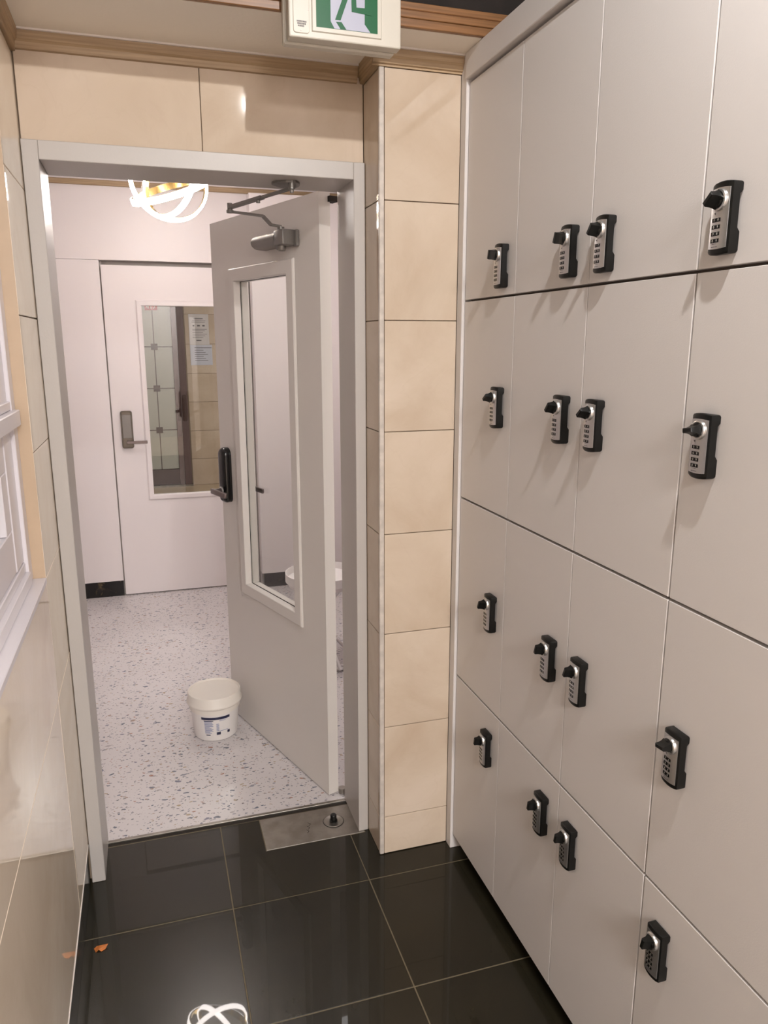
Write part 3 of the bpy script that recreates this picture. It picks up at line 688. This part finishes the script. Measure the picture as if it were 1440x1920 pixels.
# ring chandelier
rc = thing('ring_chandelier', 'gold chandelier of three interlocking lit rings in the inner hall', 'chandelier', (0.155, 3.75, 2.30))
def ring(R_, centre, rot, wr=0.004, hz=0.010, wrap=True):
    bm = bmesh.new(); n = 72; rg = []
    mtx = Matrix.Translation(centre) @ rot
    for i in range(n + 1):
        a = 2 * PI * (i % n) / n; c, s = math.cos(a), math.sin(a)
        rg.append([tuple(mtx @ Vector(((R_ + dx) * c, (R_ + dx) * s, dz))) for dx, dz in ((wr, hz), (-wr, hz), (-wr, -hz), (wr, -hz))])
    loft(bm, rg, cap=False); bmesh.ops.remove_doubles(bm, verts=bm.verts, dist=1e-6)
    b3 = bmesh.new(); rg = []
    for i in range(n + 1):
        a = 2 * PI * (i % n) / n; c, s = math.cos(a), math.sin(a)
        rg.append([tuple(mtx @ Vector(((R_ + dx) * c, (R_ + dx) * s, dz))) for dx, dz in (((wr + 0.006, hz + 0.002), (-wr * 0.2, hz + 0.002), (-wr * 0.2, -hz - 0.002), (wr + 0.006, -hz - 0.002)) if wrap else ((wr + 0.007, hz * 0.85), (wr + 0.0002, hz * 0.9), (wr + 0.0002, -hz * 0.9), (wr + 0.007, -hz * 0.85)))])
    loft(b3, rg, cap=False)
    o = obj('ring', bm, M['gold'], rc, smooth=True)
    obj('light_strip', b3, M['led'], o, smooth=True)
def ring_l(R_, cen, rx, ry, rz, wrap=True, hz=0.010):
    rot = Matrix.Rotation(rz, 4, 'Z') @ Matrix.Rotation(ry, 4, 'Y') @ Matrix.Rotation(rx, 4, 'X')
    ring(R_, cen, rot, wrap=wrap, hz=hz)
ring_l(0.165, Vector((0.155, 3.75, 2.300)), math.radians(78), 0, math.radians(14))
ring_l(0.158, Vector((0.158, 3.75, 2.312)), math.radians(80), 0, math.radians(-52))
ring_l(0.165, Vector((0.155, 3.75, 2.262)), math.radians(16), math.radians(-19), 0, False, 0.015)
bm = bmesh.new()
for x, y in ((0.03, 3.72), (0.20, 3.86), (0.27, 3.66)): tube(bm, [(x, y, 2.24 + (0.1 if x > .1 else 0)), (x * 0.5 + 0.077, (y + 3.75) / 2, 2.53)], 0.0008, 5)
obj('suspension_wire', bm, M['caulk'], rc)
bm = bmesh.new(); lathe(bm, [(0.05, 0), (0.05, -0.02), (0.045, -0.022)], 0.155, 3.75, 2.5295, 24); obj('ceiling_rose', bm, M['gold'], rc, smooth=True)

# bucket
bx, by = 0.186, 2.985
bu = thing('plastic_bucket', 'white plastic bucket with an ivory lid and blue printed label by the open door', 'bucket', (bx, by, 0.0))
def bl(prof): bm = bmesh.new(); lathe(bm, prof, bx, by, 0.0, 56); return bm
obj('tub', bl([(0.083, 0.0), (0.088, 0.004), (0.0985, 0.125), (0.099, 0.150)]), M['bucket'], bu, smooth=True)
obj('lid', bl([(0.1000, 0.120), (0.1020, 0.121), (0.1040, 0.142), (0.1120, 0.149), (0.1135, 0.153), (0.1125, 0.158), (0.1085, 0.164), (0.1075, 0.190), (0.1055, 0.193), (0.1025, 0.193), (0.1005, 0.186), (0.05, 0.186), (0.001, 0.186)]), M['lid'], bu, smooth=True)
CAMA = math.atan2(-by, -bx)
def on_tub(bm, a0, a1, z0, z1, off=0.0006, n=10):
    rings = []
    for k in range(n + 1):
        a = CAMA + (a0 + (a1 - a0) * k / n)
        q = []
        for z, o_ in ((z0, off), (z1, off), (z1, -0.0005), (z0, -0.0005)):
            R_ = 0.088 + (z - 0.004) / 0.121 * 0.0105 + o_; q.append((bx + R_ * math.cos(a), by + R_ * math.sin(a), z))
        rings.append(q)
    loft(bm, rings)
bm = bmesh.new(); on_tub(bm, -0.62, 0.62, 0.100, 0.111, n=16)
on_tub(bm, -0.52, -0.10, 0.0935, 0.0965); on_tub(bm, 0.02, 0.20, 0.030, 0.042); on_tub(bm, 0.52, 0.64, 0.030, 0.042); on_tub(bm, -0.45, -0.26, 0.028, 0.032)
obj('label_band', bm, M['navy'], bu)['kind'] = 'stuff'
bm = bmesh.new()
random.seed(5)
for k in range(13): on_tub(bm, -0.50, -0.18 + random.uniform(-0.1, 0.08), 0.0920 - k * 0.0045, 0.0940 - k * 0.0045, n=6)
for k in range(7): on_tub(bm, 0.02, 0.14, 0.078 - k * 0.005, 0.0803 - k * 0.005, n=4)
on_tub(bm, 0.15, 0.42, 0.0925, 0.0942); on_tub(bm, 0.18, 0.52, 0.098, 0.0992); on_tub(bm, 0.16, 0.56, 0.046, 0.0475)
obj('label_text', bm, M['blue'], bu)['kind'] = 'stuff'

# side table behind the door
st = thing('side_table', 'round white tray table on crossed legs behind the open door', 'table', (0.775, 3.55, 0))
bm = bmesh.new(); lathe(bm, [(0.172, 0.0), (0.180, 0.004), (0.180, 0.046), (0.176, 0.046), (0.175, 0.012), (0.10, 0.010), (0.001, 0.010)], 0.775, 3.55, 0.436, 56); obj('tray_top', bm, M['reveal'], st, smooth=True)
bm = bmesh.new(); lathe(bm, [(0.150, 0.0), (0.165, 0.0), (0.165, 0.018), (0.150, 0.018)], 0.775, 3.55, 0.417, 40); obj('apron_ring', bm, M['white'], st, smooth=True)
for a in (0.35, 0.35 + PI / 2, 0.35 + PI, 0.35 + 1.5 * PI):
    c, s = math.cos(a), math.sin(a)
    bm = bmesh.new(); tube(bm, [(0.775 + 0.15 * c, 3.55 + 0.15 * s, 0.417), (0.775 - 0.02 * c, 3.55 - 0.02 * s, 0.22), (0.775 + 0.165 * c, 3.55 + 0.165 * s, 0.009)], 0.009, 8); obj('leg', bm, M['reveal'], st, smooth=True)
bm = bmesh.new(); bar(bm, (0.775 - 0.15, 3.50, 0.012), (0.775 + 0.15, 3.42, 0.012), 0.012, 0.010); bar(bm, (0.70, 3.42, 0.012), (0.92, 3.40, 0.012), 0.012, 0.010); obj('foot_bar', bm, M['reveal'], st)

# leaf on the black floor
lf = bmesh.new()
pts = [(-0.019, 0.006, 0.004), (-0.012, 0.010, 0.007), (-0.004, 0.008, 0.009), (0.006, 0.011, 0.006), (0.017, 0.007, 0.010), (0.010, -0.002, 0.003), (0.000, -0.008, 0.003), (-0.007, -0.003, 0.006), (-0.014, -0.007, 0.002)]
top = [lf.verts.new((-0.215 + x, 1.878 + y, z)) for x, y, z in pts]; bot = [lf.verts.new((-0.215 + x, 1.878 + y, z - 0.0008)) for x, y, z in pts]
lf.faces.new(top); lf.faces.new(bot[::-1])
for i in range(len(pts)): lf.faces.new((top[i], bot[i], bot[(i + 1) % len(pts)], top[(i + 1) % len(pts)]))
bmesh.ops.recalc_face_normals(lf, faces=lf.faces)
lf.transform(Matrix.Translation((0, 0, -0.0012)))
tag(obj('dry_leaf', lf, M['leaf']), 'small dry orange leaf on the black floor at the left', 'leaf')

# ================================================================== CORRIDOR BEHIND THE FAR DOOR
YB = 8.8
wc = struct('wall_corridor', (lambda bm: (B(bm, -1.6, 3.2, YB + 0.012, YB + 0.1, 0, 2.7), bm)[-1])(bmesh.new()), M['grout'], 'cream tiled corridor wall beyond the far door', 'wall')
for x0, x1 in ((0.44, 1.05), (1.05, 1.66), (1.66, 2.27)):
    for z0, z1 in zip([0.0, 0.30, 0.62, 0.945, 1.26, 1.58, 1.90, 2.22, 2.54], [0.30, 0.62, 0.945, 1.26, 1.58, 1.90, 2.22, 2.54, 2.7]):
        obj('tile', box(x0 + 0.002, x1 - 0.002, YB, YB + 0.012, z0 + 0.002, z1 - 0.002), M['tilec'], wc)
struct('wall_corridor_left', box(-1.65, -1.6, 5.05, YB, 0, 2.7), M['ceil'], 'corridor side wall on the left', 'wall')
struct('wall_corridor_right', box(2.27, 2.35, 5.05, YB, 0, 2.7), M['ceil'], 'corridor side wall on the right', 'wall')
struct('ceiling.003', box(-1.65, 2.35, 5.05, YB + 0.1, 2.62, 2.70), M['ceilw'], 'corridor ceiling', 'ceiling')
struct('wall_corridor_near', (lambda bm: (B(bm, -1.6, -0.24, 5.032, 5.05, 0, 2.7), B(bm, 0.67, 2.3, 5.032, 5.05, 0, 2.7), B(bm, -0.24, 0.67, 5.032, 5.05, 2.075, 2.7), bm)[-1])(bmesh.new()), M['ceil'], 'corridor side of the far wall', 'wall')
d3 = thing('door_3', 'brown framed sliding door with leaded frosted glass at the corridor end', 'door', (0.0, YB - 0.02, 0), kind='structure')
obj('bottom_panel', box(-0.62, 0.3095, YB - 0.040, YB - 0.005, 0.025, 0.199), M['brownd'], d3)
obj('stile', box(0.298, 0.352, YB - 0.045, YB - 0.005, 0.02, 2.25, bev=0.003), M['brownf'], d3)
obj('stile', box(-0.68, -0.62, YB - 0.045, YB - 0.005, 0.02, 2.25, bev=0.003), M['brownf'], d3)
obj('top_rail', box(-0.62, 0.298, YB - 0.040, YB - 0.005, 2.15, 2.25), M['brownf'], d3)
obj('outer_frame', box(0.353, 0.428, YB - 0.060, YB - 0.001, 0.0, 2.30, bev=0.003), M['brownf'], d3)
obj('track', box(-0.9, 0.44, YB - 0.07, YB - 0.001, 0.0, 0.020), M['steel'], d3)
cxs = [-0.62, -0.264, 0.108, 0.298]; czs = [0.2, 0.643, 1.1025, 1.551, 2.0, 2.15]
for i in range(3):
    for j in range(5):
        obj('pane', box(cxs[i] + 0.004, cxs[i + 1] - 0.004, YB - 0.024, YB - 0.018, czs[j] + 0.004, czs[j + 1] - 0.004), M['frost'], d3)
bm = bmesh.new()
for x in cxs[1:3]: B(bm, x - 0.0045, x + 0.0045, YB - 0.027, YB - 0.015, 0.2, 2.15)
for z in czs[1:5]: B(bm, -0.62, 0.298, YB - 0.0265, YB - 0.0155, z - 0.0045, z + 0.0045)
obj('lead_line', bm, M['lead'], d3)['kind'] = 'stuff'
for x in cxs[1:3]:
    for z in czs[1:5]: obj('lead_square', box(x - 0.035, x + 0.035, YB - 0.031, YB - 0.012, z - 0.033, z + 0.033), M['lead'], d3)
bm = bmesh.new(); capsule(bm, 0.366, 0.412, 0.74, 1.03, YB - 0.060, [(0.0, 0.0), (0.0, -0.010), (0.004, -0.014)], 0.018, 0.018, 5); obj('pull_handle', bm, M['brownd'], d3)
bm = bmesh.new(); capsule(bm, 0.312, 0.344, 0.74, 0.89, YB - 0.045, [(0.0, 0.0), (0.0, -0.008)], 0.010, 0.010, 4); obj('pull_handle', bm, M['brownd'], d3)
bm = bmesh.new(); B(bm, 0.035, 0.165, YB - 0.036, YB - 0.032, 1.935, 2.03)
rs = tag(obj('red_sticker', bm, M['red']), 'red number sticker on the leaded glass', 'sticker')
tm = text_mesh('417', 0.07, None); tm.transform(Matrix.Translation((0.10, YB - 0.0362, 1.972)) @ Matrix.Rotation(PI / 2, 4, 'X'))
b4 = bmesh.new(); b4.from_mesh(tm); bpy.data.meshes.remove(tm)
obj('printed_number', b4, M['digit'], rs)['kind'] = 'stuff'
def paper(name, x0, x1, z0, z1, m, lines, label):
    o = tag(obj(name, box(x0, x1, YB - 0.003, YB - 0.0005, z0, z1), m), label, 'notice')
    bm = bmesh.new()
    for a, b_, z, h in lines: B(bm, x0 + a * (x1 - x0), x0 + b_ * (x1 - x0), YB - 0.0040, YB - 0.0030, z0 + z * (z1 - z0), z0 + z * (z1 - z0) + h)
    obj('printed_text', bm, M['grey'], o)['kind'] = 'stuff'; return o
paper('wall_notice', 0.485, 0.700, 1.575, 1.900, M['paper'], [(0.25, 0.72, 0.84, 0.009)] + [(0.18, 0.85, 0.78, 0.004), (0.15, 0.82, 0.73, 0.004), (0.2, 0.28, 0.60, 0.014), (0.42, 0.56, 0.60, 0.014), (0.68, 0.8, 0.60, 0.014)] + [(0.17, 0.9 - 0.1 * (k % 3), 0.50 - k * 0.055, 0.004) for k in range(6)] + [(0.35, 0.6, 0.12, 0.010)], 'upper printed notice taped to the corridor wall')
paper('wall_notice', 0.487, 0.725, 1.350, 1.572, M['paperb'], [(0.2, 0.98, 0.84, 0.007)] + [(0.2, 0.6 + 0.1 * (k % 3), 0.72 - k * 0.10, 0.005) for k in range(6)], 'lower bluish printed notice taped to the corridor wall')

# lamp fittings out of frame
lp = tag(obj('ceiling_lamp', (lambda bm: (lathe(bm, [(0.06, 0.0), (0.06, 0.12), (0.01, 0.125)], 0.55, 0.52, 2.70, 28), bm)[-1])(bmesh.new()), M['steel']), 'steel lamp fitting in the dark ceiling recess', 'lamp')
